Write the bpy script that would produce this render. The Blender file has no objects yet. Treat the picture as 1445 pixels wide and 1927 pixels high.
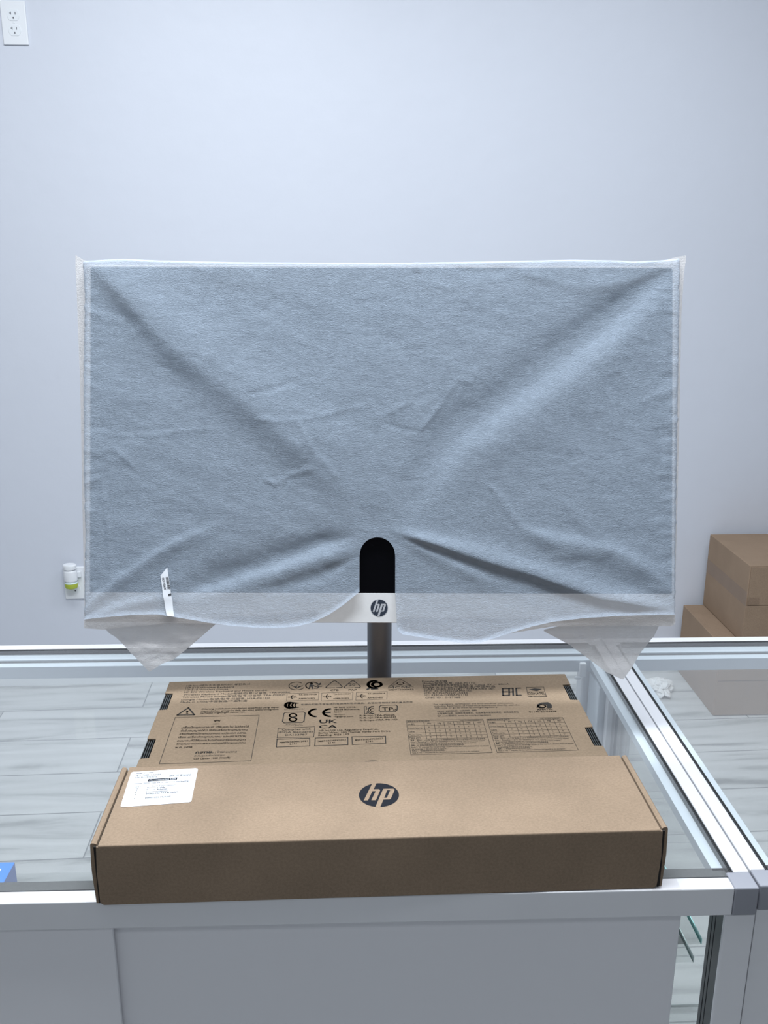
import bpy, bmesh, math, random
from math import radians as R, sin, cos, pi, exp, hypot
from mathutils import Vector, Matrix, noise
from mathutils.geometry import tessellate_polygon

scene = bpy.context.scene
COL = scene.collection

# ------------------------------------------------------------------ camera, light, exposure
CAM = Vector((0, 0, 1.465))
FPX = 1700.0
yw, pt, rl = R(1.90), R(16.16), R(-.12)
fwd = Vector((sin(yw)*cos(pt), cos(yw)*cos(pt), -sin(pt)))
rx = Vector((cos(yw), -sin(yw), 0)); dn = fwd.cross(rx)
cx = cos(rl)*rx + sin(rl)*dn
cy = -sin(rl)*rx + cos(rl)*dn
cam = bpy.data.objects.new('camera', bpy.data.cameras.new('camera'))
COL.objects.link(cam)
cam.matrix_world = Matrix(((cx.x, -cy.x, -fwd.x, CAM.x), (cx.y, -cy.y, -fwd.y, CAM.y), (cx.z, -cy.z, -fwd.z, CAM.z), (0, 0, 0, 1)))
cam.data.sensor_fit = 'VERTICAL'; cam.data.sensor_height = 36; cam.data.sensor_width = 27
cam.data.lens = 36*FPX/1927
cam.data.clip_start = .02
scene.camera = cam

scene.view_settings.view_transform = 'Standard'
scene.view_settings.look = 'None'
scene.view_settings.gamma = 1
scene.view_settings.use_curve_mapping = False
scene.view_settings.exposure = 0.2

world = bpy.data.worlds.new('World'); scene.world = world
world.use_nodes = True
world.node_tree.nodes['Background'].inputs[0].default_value = (.55, .62, .72, 1)
world.node_tree.nodes['Background'].inputs[1].default_value = .05

CEIL = 2.75
PANELS = [  # x, y, size x, size y, watts
    (-.05, .60, 1.2, .3, 40), (-.55, 1.75, 1.2, .3, 24), (.95, 1.75, 1.2, .3, 15), (0.1, -.9, 1.2, .3, 5.5)]  # last lamp is added fill behind the camera, no known source
def area_lamp(x, y, sx, sy, w):
    l = bpy.data.lights.new('ceiling_lamp_light', 'AREA'); l.shape = 'RECTANGLE'
    l.size = sx; l.size_y = sy; l.energy = w; l.color = (.90, .95, 1.0)
    o = bpy.data.objects.new('ceiling_lamp_light', l); COL.objects.link(o)
    o.location = (x, y, CEIL-.035)
    return o
for p_ in PANELS: area_lamp(*p_)

# ------------------------------------------------------------------ measuring helpers
def ray(u, v): return cx*((u-722.5)/FPX) + cy*((v-963.5)/FPX) + fwd
def onz(u, v, z):
    r = ray(u, v); return CAM + r*((z-CAM.z)/r.z)
def ony(u, v, y):
    r = ray(u, v); return CAM + r*(y/r.y)

# ------------------------------------------------------------------ materials
def mat(name, col, rough=.5, metal=0., spec=.5, noise_amt=0., noise_scale=50., bump=0., bump_scale=200., stretch=None, coat=0):
    m = bpy.data.materials.new(name); m.use_nodes = True
    n = m.node_tree.nodes; l = m.node_tree.links; b = n['Principled BSDF']
    b.inputs['Base Color'].default_value = (*col, 1)
    b.inputs['Roughness'].default_value = rough
    b.inputs['Metallic'].default_value = metal
    b.inputs['Specular IOR Level'].default_value = spec
    b.inputs['Coat Weight'].default_value = coat
    tc = n.new('ShaderNodeTexCoord'); mp = n.new('ShaderNodeMapping')
    l.new(tc.outputs['Object'], mp.inputs['Vector'])
    if stretch: mp.inputs['Scale'].default_value = stretch
    if noise_amt:
        t = n.new('ShaderNodeTexNoise'); t.inputs['Scale'].default_value = noise_scale; t.inputs['Detail'].default_value = 6
        l.new(mp.outputs[0], t.inputs['Vector'])
        r = n.new('ShaderNodeMapRange'); r.inputs[1].default_value = .3; r.inputs[2].default_value = .7
        r.inputs[3].default_value = 1-noise_amt; r.inputs[4].default_value = 1+noise_amt
        l.new(t.outputs['Fac'], r.inputs[0])
        v = n.new('ShaderNodeVectorMath'); v.operation = 'SCALE'; v.inputs[0].default_value = col
        l.new(r.outputs[0], v.inputs['Scale']); l.new(v.outputs[0], b.inputs['Base Color'])
    if bump:
        t = n.new('ShaderNodeTexNoise'); t.inputs['Scale'].default_value = bump_scale; t.inputs['Detail'].default_value = 4
        l.new(mp.outputs[0], t.inputs['Vector'])
        bp = n.new('ShaderNodeBump'); bp.inputs['Strength'].default_value = 1; bp.inputs['Distance'].default_value = bump
        l.new(t.outputs['Fac'], bp.inputs['Height']); l.new(bp.outputs[0], b.inputs['Normal'])
    return m

def glass_mat(name, tint=(.985, .995, .992), veil=.0, ior=1.5):
    m = bpy.data.materials.new(name); m.use_nodes = True
    n = m.node_tree.nodes; l = m.node_tree.links; n.remove(n['Principled BSDF'])
    out = n['Material Output']; tr = n.new('ShaderNodeBsdfTransparent'); tr.inputs[0].default_value = (*tint, 1)
    gl = n.new('ShaderNodeBsdfGlossy'); gl.inputs['Roughness'].default_value = .02
    fr = n.new('ShaderNodeFresnel'); ge = n.new('ShaderNodeNewGeometry'); ir = n.new('ShaderNodeMapRange')
    ir.inputs[3].default_value = ior; ir.inputs[4].default_value = 1/ior   # the same reflectance from inside the sheet
    l.new(ge.outputs['Backfacing'], ir.inputs[0]); l.new(ir.outputs[0], fr.inputs[0])
    mx = n.new('ShaderNodeMixShader'); l.new(fr.outputs[0], mx.inputs[0]); l.new(tr.outputs[0], mx.inputs[1]); l.new(gl.outputs[0], mx.inputs[2])
    if veil:  # pale diffuse share stands in for a veil of reflections
        df = n.new('ShaderNodeBsdfDiffuse'); df.inputs[0].default_value = (.75, .75, .78, 1); m2 = n.new('ShaderNodeMixShader'); m2.inputs[0].default_value = veil
        l.new(mx.outputs[0], m2.inputs[1]); l.new(df.outputs[0], m2.inputs[2]); mx = m2
    l.new(mx.outputs[0], out.inputs[0]); return m

def fabric_mat(name, t_hi, t_lo, col, trl=.15):
    m = bpy.data.materials.new(name); m.use_nodes = True
    n = m.node_tree.nodes; l = m.node_tree.links; n.remove(n['Principled BSDF'])
    out = n['Material Output']
    tc = n.new('ShaderNodeTexCoord'); mp = n.new('ShaderNodeMapping'); l.new(tc.outputs['Object'], mp.inputs[0])
    mp.inputs['Rotation'].default_value = (0, 0, .35); mp.inputs['Scale'].default_value = (1, 2.3, 1)
    t1 = n.new('ShaderNodeTexNoise'); t1.inputs['Scale'].default_value = 480; t1.inputs['Detail'].default_value = 3; t1.inputs['Distortion'].default_value = 1.2
    t2 = n.new('ShaderNodeTexNoise'); t2.inputs['Scale'].default_value = 60; t2.inputs['Detail'].default_value = 5; t2.inputs['Distortion'].default_value = .6
    for t in (t1, t2): l.new(mp.outputs[0], t.inputs['Vector'])
    ad = n.new('ShaderNodeMath'); ad.operation = 'MULTIPLY_ADD'; ad.inputs[1].default_value = .7
    l.new(t2.outputs['Fac'], ad.inputs[0]); l.new(t1.outputs['Fac'], ad.inputs[2])
    bp = n.new('ShaderNodeBump'); bp.inputs['Distance'].default_value = .0013; bp.inputs['Strength'].default_value = 1
    l.new(ad.outputs[0], bp.inputs['Height'])
    df = n.new('ShaderNodeBsdfDiffuse'); df.inputs[0].default_value = (*col, 1); l.new(bp.outputs[0], df.inputs['Normal'])
    tl = n.new('ShaderNodeBsdfTranslucent'); tl.inputs[0].default_value = (.8, .78, .76, 1)
    tr = n.new('ShaderNodeBsdfTransparent'); tr.inputs[0].default_value = (.97, .93, .90, 1)
    m1 = n.new('ShaderNodeMixShader'); m1.inputs[0].default_value = trl
    l.new(df.outputs[0], m1.inputs[1]); l.new(tl.outputs[0], m1.inputs[2])
    m2 = n.new('ShaderNodeMixShader')
    r = n.new('ShaderNodeMapRange'); r.inputs[1].default_value = .3; r.inputs[2].default_value = .7; r.inputs[3].default_value = t_hi; r.inputs[4].default_value = t_lo
    l.new(t2.outputs['Fac'], r.inputs[0]); l.new(r.outputs[0], m2.inputs[0])
    l.new(m1.outputs[0], m2.inputs[1]); l.new(tr.outputs[0], m2.inputs[2]); l.new(m2.outputs[0], out.inputs[0])
    return m

def floor_mat():
    m = bpy.data.materials.new('vinyl_planks'); m.use_nodes = True
    n = m.node_tree.nodes; l = m.node_tree.links; b = n['Principled BSDF']
    tc = n.new('ShaderNodeTexCoord'); mp = n.new('ShaderNodeMapping'); l.new(tc.outputs['Object'], mp.inputs[0])
    mp.inputs['Location'].default_value = (.72, .0, 0)
    br = n.new('ShaderNodeTexBrick'); br.offset = .37; br.inputs['Scale'].default_value = 1
    br.inputs['Brick Width'].default_value = 1.22; br.inputs['Row Height'].default_value = .195
    br.inputs['Mortar Size'].default_value = .0022; br.inputs['Mortar Smooth'].default_value = .3
    br.inputs['Color1'].default_value = (.0, .0, .0, 1); br.inputs['Color2'].default_value = (1, 1, 1, 1); br.inputs['Mortar'].default_value = (.5, .5, .5, 1)
    l.new(mp.outputs[0], br.inputs['Vector'])
    # each plank shifts the grain
    sh = n.new('ShaderNodeVectorMath'); sh.operation = 'MULTIPLY_ADD'; sh.inputs[1].default_value = (7, 13, 0)
    l.new(br.outputs['Color'], sh.inputs[0]); l.new(tc.outputs['Object'], sh.inputs[2])
    m2 = n.new('ShaderNodeMapping'); m2.inputs['Scale'].default_value = (.9, 5.5, 1); l.new(sh.outputs[0], m2.inputs[0])
    g = n.new('ShaderNodeTexNoise'); g.inputs['Scale'].default_value = 1.6; g.inputs['Detail'].default_value = 9; g.inputs['Roughness'].default_value = .62; g.inputs['Distortion'].default_value = 1.3
    l.new(m2.outputs[0], g.inputs['Vector'])
    w = n.new('ShaderNodeTexWave'); w.bands_direction = 'Y'; w.inputs['Scale'].default_value = .9; w.inputs['Distortion'].default_value = 9; w.inputs['Detail'].default_value = 4; w.inputs['Detail Scale'].default_value = .8
    l.new(m2.outputs[0], w.inputs['Vector'])
    mm = n.new('ShaderNodeMix'); mm.inputs[0].default_value = .12
    l.new(g.outputs['Fac'], mm.inputs[2]); l.new(w.outputs['Fac'], mm.inputs[3])
    cr = n.new('ShaderNodeValToRGB'); e = cr.color_ramp.elements
    e[0].position = .32; e[0].color = (.27, .28, .28, 1); e[1].position = .64; e[1].color = (.62, .63, .63, 1)
    x = e.new(.46); x.color = (.52, .53, .53, 1)
    l.new(mm.outputs[0], cr.inputs[0])
    mo = n.new('ShaderNodeMix'); mo.data_type = 'RGBA'; l.new(br.outputs['Fac'], mo.inputs[0]); l.new(cr.outputs[0], mo.inputs[6]); mo.inputs[7].default_value = (.2, .21, .22, 1)
    l.new(mo.outputs[2], b.inputs['Base Color']); b.inputs['Roughness'].default_value = .45
    return m

def carton_mat(name, col, k=.10):
    m = bpy.data.materials.new(name); m.use_nodes = True
    n = m.node_tree.nodes; l = m.node_tree.links; b = n['Principled BSDF']; b.inputs['Roughness'].default_value = .85; b.inputs['Specular IOR Level'].default_value = .2
    tc = n.new('ShaderNodeTexCoord')
    last = None
    for sc, am, st in ((14, k, (1, 1, 1)), (420, .10, (1, 1.6, 1)), (1500, .07, (1, 1, 1))):
        mp = n.new('ShaderNodeMapping'); mp.inputs['Scale'].default_value = st; l.new(tc.outputs['Object'], mp.inputs[0])
        t = n.new('ShaderNodeTexNoise'); t.inputs['Scale'].default_value = sc; t.inputs['Detail'].default_value = 5; l.new(mp.outputs[0], t.inputs['Vector'])
        r = n.new('ShaderNodeMapRange'); r.inputs[1].default_value = .3; r.inputs[2].default_value = .7; r.inputs[3].default_value = 1-am; r.inputs[4].default_value = 1+am; l.new(t.outputs['Fac'], r.inputs[0])
        v = n.new('ShaderNodeVectorMath'); v.operation = 'SCALE'; l.new(r.outputs[0], v.inputs['Scale'])
        if last: l.new(last.outputs[0], v.inputs[0])
        else: v.inputs[0].default_value = col
        last = v
    l.new(last.outputs[0], b.inputs['Base Color'])
    return m

M = dict(
    wall=mat('wall_paint', (.67, .70, .775), .42, spec=.35, bump=.0012, bump_scale=14, noise_amt=.01, noise_scale=3),
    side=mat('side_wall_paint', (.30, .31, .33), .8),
    ceil=mat('ceiling_paint', (.75, .76, .78), .9),
    trim=mat('white_trim_paint', (.82, .85, .88), .5),
    floor=floor_mat(),
    alu=mat('anodised_aluminium', (.72, .73, .76), .38, metal=.3, noise_amt=.015, noise_scale=20),
    ledge=mat('bright_aluminium_ledge', (.62, .68, .74), .45, metal=.2),
    conn=mat('grey_connector_plastic', (.27, .28, .32), .4),
    seam=mat('black_rubber_gasket', (.01, .012, .015), .6),
    felt=mat('grey_felt_strip', (.075, .08, .08), .95, noise_amt=.2, noise_scale=500),
    track=mat('dark_track_metal', (.08, .088, .09), .45, metal=.4),
    panel=mat('white_laminate', (.88, .885, .92), .55, noise_amt=.01, noise_scale=4),
    deck=mat('white_deck_laminate', (.70, .71, .73), .6),
    glass=glass_mat('clear_glass'),
    gedge=mat('green_glass_edge', (.50, .95, .92), .2, spec=.6),
    gedge2=mat('pale_glass_edge', (.72, .85, .84), .25, spec=.6),
    card=carton_mat('kraft_cardboard', (.262, .193, .135)),
    card2=carton_mat('printed_kraft_cardboard', (.235, .175, .120)),
    card3=carton_mat('shipping_cardboard', (.30, .215, .15), .05),
    dark=mat('painted_gap_shade', (.012, .010, .009), .9),  # near-black fill, paints the shade inside box gaps and slots
    ink=mat('black_ink', (.012, .014, .02), .8, spec=.15),
    ink2=mat('faded_black_ink', (.03, .028, .026), .8, spec=.15),
    paper=mat('white_label_paper', (.86, .90, .96), .45),
    white=mat('white_plastic', (.84, .86, .89), .35),
    chin=mat('silver_white_plastic', (.74, .75, .76), .4, noise_amt=.02, noise_scale=300),
    screen=mat('black_screen_glass', (.002, .002, .003), .12, spec=.12),
    pole=mat('grey_painted_pole', (.20, .205, .23), .35, metal=.5),
    logo=mat('dark_logo_disc', (.03, .04, .06), .3),
    silver=mat('silver_logo', (.62, .64, .68), .3, metal=.3),
    blue=mat('blue_printed_card', (.02, .22, .80), .4),
    blue2=mat('pale_blue_printed_card', (.16, .28, .72), .4),
    oil=mat('green_oil', (.42, .50, .05), .15),
    slot=mat('dark_socket_slot', (.08, .08, .10), .6),
    tissue=mat('white_tissue', (.85, .85, .85), .9),
    tape=glass_mat('clear_tape', (.97, .965, .965), ior=1.15),
    fabric=fabric_mat('nonwoven_fabric', .46, .38, (.585, .695, .84)),
    fabric2=fabric_mat('doubled_nonwoven_fabric', .14, .09, (.86, .85, .86), .42),
    gtop=glass_mat('veiled_top_glass', veil=.05),  # reflection haze over the case mixed in as pale colour
)

# ------------------------------------------------------------------ object helpers
def tag(o, label=None, cat=None, group=None, kind=None):
    if label: o['label'] = label
    if cat: o['category'] = cat
    if group: o['group'] = group
    if kind: o['kind'] = kind
    return o
def thing(name, label, cat, loc=(0, 0, 0), rotz=0, group=None):
    o = bpy.data.objects.new(name, None); COL.objects.link(o)
    o.location = loc; o.rotation_euler = (0, 0, rotz); o.empty_display_size = .05
    return tag(o, label, cat, group)
def obj(name, bm, m, parent=None, smooth=False, bevel=0, seg=2, recalc=True):
    me = bpy.data.meshes.new(name)
    if recalc: bmesh.ops.recalc_face_normals(bm, faces=bm.faces)
    bm.to_mesh(me); bm.free()
    o = bpy.data.objects.new(name, me); COL.objects.link(o)
    for k in (m if isinstance(m, (list, tuple)) else [m]): me.materials.append(k)
    if smooth: me.polygons.foreach_set('use_smooth', [True]*len(me.polygons))
    if parent: o.parent = parent
    if bevel:
        b = o.modifiers.new('bevel', 'BEVEL'); b.width = bevel; b.segments = seg; b.limit_method = 'ANGLE'; b.angle_limit = R(40)
        me.polygons.foreach_set('use_smooth', [True]*len(me.polygons))
        w = o.modifiers.new('wn', 'WEIGHTED_NORMAL'); w.keep_sharp = True
    return o
def box(x0, x1, y0, y1, z0, z1, bm=None, mi=0):
    bm = bm or bmesh.new()
    v = [bm.verts.new((x, y, z)) for z in (z0, z1) for y in (y0, y1) for x in (x0, x1)]
    for f in ((0, 2, 3, 1), (4, 5, 7, 6), (0, 1, 5, 4), (2, 6, 7, 3), (0, 4, 6, 2), (1, 3, 7, 5)):
        g = bm.faces.new([v[i] for i in f]); g.material_index = mi
    return bm
def lathe(prof, seg=32, bm=None, c=(0, 0, 0), sx=1, sy=1):
    bm = bm or bmesh.new(); rings = []
    for r, z in prof:
        rings.append([bm.verts.new((c[0]+r*cos(2*pi*i/seg)*sx, c[1]+r*sin(2*pi*i/seg)*sy, c[2]+z)) for i in range(seg)])
    for a, b in zip(rings, rings[1:]):
        for i in range(seg): bm.faces.new((a[i], a[(i+1) % seg], b[(i+1) % seg], b[i]))
    bm.faces.new(rings[0][::-1]); bm.faces.new(rings[-1]); return bm
def prism(pts, z0, z1, bm=None):
    bm = bm or bmesh.new()
    a = [bm.verts.new((x, y, z0)) for x, y in pts]; b = [bm.verts.new((x, y, z1)) for x, y in pts]
    n = len(pts)
    bm.faces.new(a[::-1]); bm.faces.new(b)
    for i in range(n): bm.faces.new((a[i], a[(i+1) % n], b[(i+1) % n], b[i]))
    return bm

# ------------------------------------------------------------------ the room
WR = .033; WA = math.atan(WR)          # the back wall and planks run a little askew to the cases
WY = 2.955
def slab(name, x0, x1, y0, y1, z0, z1, m, loc=(0, 0, 0), rz=0):
    o = obj(name, box(x0, x1, y0, y1, z0, z1), m); o.location = loc; o.rotation_euler.z = rz
    o['kind'] = 'structure'; return o
slab('floor', -3.2, 3.2, -5.2, .2, -.05, 0, M['floor'], (0, WY, 0), WA)
slab('wall_back', -3.2, 3.2, 0, .1, 0, CEIL, M['wall'], (0, WY, 0), WA)
slab('baseboard_back', -3.2, 3.2, -.014, 0, 0, .10, M['trim'], (0, WY, 0), WA)
slab('wall_left', -2.7, -2.6, -2.3, 3.1, 0, CEIL, M['side'])
slab('wall_right', 2.6, 2.7, -2.3, 3.1, 0, CEIL, M['side'])
slab('wall_front', -2.7, 2.7, -2.4, -2.3, 0, CEIL, M['side'])
slab('ceiling', -2.7, 2.7, -2.4, 3.2, CEIL, CEIL+.05, M['ceil'])

# ------------------------------------------------------------------ display cases
TOP = .965
def display_case(name, label, x0, x1, yf, yr, fh, flip):
    t = thing(name, label, 'display case', ((x0+x1)/2, (yf+yr)/2, 0))
    ox, oy = (x0+x1)/2, (yf+yr)/2
    def B(n, a, b, c, d, e, f, m, par=t, bevel=0.0):
        o = obj(n, box(a-ox, b-ox, c-oy, d-oy, e, f), m, par, bevel=bevel); return o
    cw = .0205
    # plinth, deck
    B('plinth', x0+.02, x1-.02, yf+.03, yr-.02, 0, .10, M['panel'])
    B('deck', x0+.004, x1-.004, yf+.012, yr-.004, .10, .125, M['deck'])
    # front rail (staff side), its ledge and gasket
    B('front_rail', x0+cw, x1-cw, yf, yf+.0145, TOP-fh, TOP, M['alu'], bevel=.0012)
    B('felt_ledge', x0+.012, x1-.012, yf+.0145, yf+.034, TOP-.016, TOP-.0065, M['felt'])
    B('front_gasket', x0+cw, x1-cw, yf+.0145, yf+.0155, TOP-.006, TOP-.0005, M['seam'])
    # rear rail
    B('rear_rail', x0+cw, x1-cw, yr-.013, yr, TOP-.028, TOP, M['alu'], bevel=.001)
    B('rear_ledge', x0+.013, x1-.013, yr-.033, yr-.013, TOP-.014, TOP-.0065, M['ledge'])
    B('rear_gasket', x0+cw, x1-cw, yr-.0165, yr-.0132, TOP-.006, TOP-.0006, M['seam'])
    B('rear_groove', x0+.02, x1-.02, yr-.038, yr-.0335, TOP-.0150, TOP-.0085, M['track'])
    B('rear_inner_lip', x0+.02, x1-.02, yr-.050, yr-.0385, TOP-.024, TOP-.008, M['ledge'])
    # side rails
    for s in (0, 1):
        a, b = (x1-.0135, x1) if s else (x0, x0+.0135)
        B('side_rail', a, b, yf+cw, yr-cw, TOP-.028, TOP, M['alu'], bevel=.0012)
        a, b = (x1-.0265, x1-.0168) if s else (x0+.0168, x0+.0265)
        B('side_ledge', a, b, yf+.031, yr-.05, TOP-.016, TOP-.0065, M['ledge'])
        for q in (0, 1):
            e = .0137+q*.0016
            a, b = (x1-e-.0011, x1-e) if s else (x0+e, x0+e+.0011)
            B('side_gasket', a, b, yf+.0155, yr-.017, TOP-.006, TOP-.0004, M['seam'])
    # corner connectors
    for a, b in ((x0, x0+cw), (x1-cw, x1)):
        B('corner_connector', a, b, yf-.0002, yf+cw, TOP-fh-.0004, TOP+.0002, M['conn'], bevel=.0016)
        B('corner_connector', a, b, yr-cw, yr, TOP-.028, TOP, M['alu'], bevel=.001)
    # posts: light face, grooved dark inner channel
    for s in (0, 1):
        a, b = (x1-.0255, x1) if s else (x0, x0+.0255)
        p = B('front_post', a, b, yf+.001, yf+.0045, .0, TOP-fh, M['alu'], bevel=.001)
        c_ = bmesh.new()
        xa = x1-.0250 if s else x0+.0005
        for k, (d0, d1, ins) in enumerate(((.0045, .017, 0), (.017, .0185, .004), (.0185, .023, 0), (.023, .0245, .004), (.0245, .030, 0))):
            i0 = ins if s else 0; i1 = ins if not s else 0
            box(xa-ox+i0, xa-ox+.0245-i1, yf+d0-oy, yf+d1-oy, 0, TOP-fh, c_)
        obj('post_track', c_, M['track'], t)
        a, b = (x1-.030, x1) if s else (x0, x0+.030)
        r = B('rear_post', a, b, yr-.030, yr-.001, 0, TOP-.028, M['alu'], bevel=.003)
        a, b = (x1-.022, x1-.003) if s else (x0+.003, x0+.022)
        B('side_channel', a, b, yr-.085, yr-.034, .1, TOP-.03, M['ledge'], bevel=.002)
        a, b = (x1-.014, x1-.003) if s else (x0+.003, x0+.014)
        B('side_channel_fin', a, b, yr-.100, yr-.088, .1, TOP-.03, M['alu'], bevel=.001)
        a, b = (x1-.008, x1-.003) if s else (x0+.003, x0+.008)
        g = B('side_glass', a, b, yf+.031, yr-.102, .125, TOP-.017, M['glass'])
    g = B('customer_glass', x0+.03, x1-.03, yr-.012, yr-.007, .125, TOP-.029, M['glass'])
    g = B('top_glass', x0+.0166, x1-.0166, yf+.0158, yr-.0168, TOP-.0062, TOP-.0008, M['gtop'])
    return t, ox, oy, B

case1, o1x, o1y, B1 = display_case('display_case', 'aluminium framed glass display case under the computer and brown boxes', -.9, .3283, .613, 1.108, .0262, 0)
# rear bracket hook on the far corner post
hk = bmesh.new(); box(.287-o1x, .296-o1x, 1.050-o1y, 1.056-o1y, .936, .956, hk); box(.281-o1x, .290-o1x, 1.049-o1y, 1.053-o1y, .9335, .938, hk)
obj('corner_hook', hk, M['white'], case1, bevel=.002)
# sliding doors
dx = ony(212, 1748, .6185).x
B1('sliding_door', -.87, dx, .6175, .6215, .135, TOP-.0264, M['panel'], bevel=.0006)
B1('sliding_door', dx-.03, ony(1280, 1725, .627).x, .6255, .6295, .135, TOP-.0264, M['panel'], bevel=.0006)
# shallow glass shelves with green edges
def glass_shelf(B, case, xa, xb, ya, yb, z, m):
    g = B('glass_shelf', xa, xb, ya, yb, z-.005, z, M['glass'])
    B('glass_edge', xb, xb+.0009, ya, yb, z-.005, z, m)
    return g
glass_shelf(B1, case1, -.87, .2935, .632, .735, .899, M['gedge'])
glass_shelf(B1, case1, -.87, .2885, .632, .745, .880-.0, M['gedge2'])
s3 = B1('glass_shelf', -.87, .30, .64, 1.055, .400, .405, M['glass'])
B1('glass_edge', -.87, .30, 1.055, 1.0562, .400, .405, M['gedge2'])
# clear tape on the rail near the box
for (u0, u1) in ((1228, 1283),):
    a = ony(u0, 1673, .6125).x; b = ony(u1, 1673, .6125).x
    tp = bmesh.new(); box(a-o1x, b-o1x, .6126-o1y, .6272-o1y, TOP+.0001, TOP+.0003, tp); pass
    obj('tape_strip', tp, M['tape'], case1)
case2, o2x, o2y, B2 = display_case('display_case', 'empty glass display case at the right edge, flush beside the one under the boxes', .3297, 1.56, .6155, 1.108, .0235, 1)
B2('sliding_door', .36, 1.0, .6205, .6245, .135, TOP-.0238, M['panel'], bevel=.0006)
B2('sliding_door', .97, 1.53, .6285, .6325, .135, TOP-.0238, M['panel'], bevel=.0006)

# ------------------------------------------------------------------ printing helpers (flat ink a hair above a top panel)
class Ink:
    """collects printed shapes lying on a horizontal panel; to_local turns a measured point into the panel's own x, y"""
    def __init__(s, to_local): s.f = to_local; s.bm = bmesh.new()
    def tri(s, loops):
        vs = [[Vector((*p, 0)) for p in lp] for lp in loops]
        flat = [v for lp in vs for v in lp]
        bv = [s.bm.verts.new(v) for v in flat]
        for t in tessellate_polygon(vs):
            if len(set(t)) == 3:
                a, b, c = [flat[i] for i in t]
                if (b-a).cross(c-a).z < 0: t = (t[0], t[2], t[1])
                try: s.bm.faces.new([bv[i] for i in t])
                except ValueError: pass
    def poly(s, *loops): s.tri([[s.f(*p) for p in lp] for lp in loops])
    def line(s, pts, w=.0004, closed=False, raw=False):
        P = [Vector(p) if raw else Vector(s.f(*p)) for p in pts]
        if closed: P.append(P[0])
        for a, b in zip(P, P[1:]):
            d = b-a
            if d.length < 1e-7: continue
            d.normalize(); n = Vector((-d.y, d.x))*w/2; e = d*w*.45
            q = [a-n-e, b-n+e, b+n+e, a+n-e]
            s.bm.faces.new([s.bm.verts.new((*k, 0)) for k in q])
    def arc(s, c, rx_, ry_, a0, a1, w=.0005, n=20):
        s.line([(c[0]+rx_*cos(R(a0+(a1-a0)*i/n)), c[1]-ry_*sin(R(a0+(a1-a0)*i/n))) for i in range(n+1)], w)
    def text(s, body, a, b, h, bold=0.0, hl=None):
        """body from measured baseline start a to end b; h = measured cap height"""
        A = Vector(s.f(*a)); Bv = Vector(s.f(*b))
        hh = abs(Vector(s.f(a[0], a[1]-h)).y - A.y) if hl is None else hl
        put_text(s.bm, body, A, Bv, hh, bold)
    def build(s, name, m, parent, z):
        for v in s.bm.verts: v.co.z += z
        return obj(name, s.bm, m, parent, recalc=False)
_tc = {}
def text_geo(body, bold):
    k = (body, bold)
    if k in _tc: return _tc[k]
    c = bpy.data.curves.new('t', 'FONT'); c.body = body; c.resolution_u = 2; c.offset = bold
    o = bpy.data.objects.new('t', c); COL.objects.link(o); bpy.context.view_layer.update()
    e = o.evaluated_get(bpy.context.evaluated_depsgraph_get()); me = e.to_mesh()
    V = [v.co.copy() for v in me.vertices]; F = [list(p.vertices) for p in me.polygons]
    e.to_mesh_clear(); bpy.data.objects.remove(o); bpy.data.curves.remove(c)
    _tc[k] = (V, F); return V, F
def put_text(bm, body, A, Bv, h, bold=0.0, cap=.73):
    V, F = text_geo(body, 0)
    if not V: return
    x0 = min(v.x for v in V); x1 = max(v.x for v in V)
    ex = (Bv-A)/(x1-x0); n = Vector((-(Bv-A).y, (Bv-A).x)).normalized()*h/cap
    for sh in ((0,) if bold < .01 else (-bold*.8, bold*.8)):      # heavier lettering is struck twice
        bv = [bm.verts.new((*(A+ex*(v.x-x0)+n*(v.y+sh*.4)+ex.normalized()*(n.length*sh)), 0)) for v in V]
        for f in F:
            try: bm.faces.new([bv[i] for i in f])
            except ValueError: pass

def hp_logo(c, a, b, flip=False):
    """the letters' loops in normalised disc coordinates, scaled by a, b about c"""
    N = lambda p: (c[0]+(p[0]-702)/420*a, c[1]+(445-p[1])/245*b)
    h = [(578, 203), (668, 200), (600, 328), (700, 328), (728, 340), (732, 358), (722, 380), (630, 555), (535, 555), (640, 368), (568, 368), (468, 555), (378, 557)]
    p = [(805, 325), (1010, 325), (1036, 340), (1037, 360), (945, 530), (920, 547), (786, 549), (712, 691), (612, 688), (790, 345)]
    hole = [(880, 357), (945, 357), (862, 515), (806, 515)]
    return [[N(q) for q in h]], [[N(q) for q in p], [N(q) for q in hole]]
def add_disc(ink, c, a, b, n=64):
    ink.tri([[(c[0]+a*cos(2*pi*i/n), c[1]+b*sin(2*pi*i/n)) for i in range(n)]])

# ------------------------------------------------------------------ all-in-one computer
# the display is yawed 1.9 deg and tilted back 16 deg; its own frame: x right, y up, z out of the screen
S = .928/1700
pc_org = CAM + (cx*((715-722.5)/FPX)+cy*((830-963.5)/FPX)+fwd)*.928
pz = Vector((-sin(R(1.9))*cos(R(16.16)), -cos(R(1.9))*cos(R(16.16)), sin(R(16.16))))
px_ = Vector((cos(R(1.9)), -sin(R(1.9)), 0)); py_ = pz.cross(px_)
PM = Matrix(((px_.x, py_.x, pz.x, pc_org.x), (px_.y, py_.y, pz.y, pc_org.y), (px_.z, py_.z, pz.z, pc_org.z), (0, 0, 0, 1)))
L = lambda u, v: ((u-715)*S, (830-v)*S)
pole_c = (.0262, .935)
pc = thing('all_in_one_computer', 'all in one desktop computer on a grey round stand, wrapped in a white sleeve', 'computer', (pole_c[0], pole_c[1], TOP))
def pcobj(name, bm, m, parent=pc, **k):
    o = obj(name, bm, m, parent, **k)
    par = parent.matrix_world if parent.parent is None else Matrix.Identity(4)
    bpy.context.view_layer.update()
    o.matrix_world = PM
    return o
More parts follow.
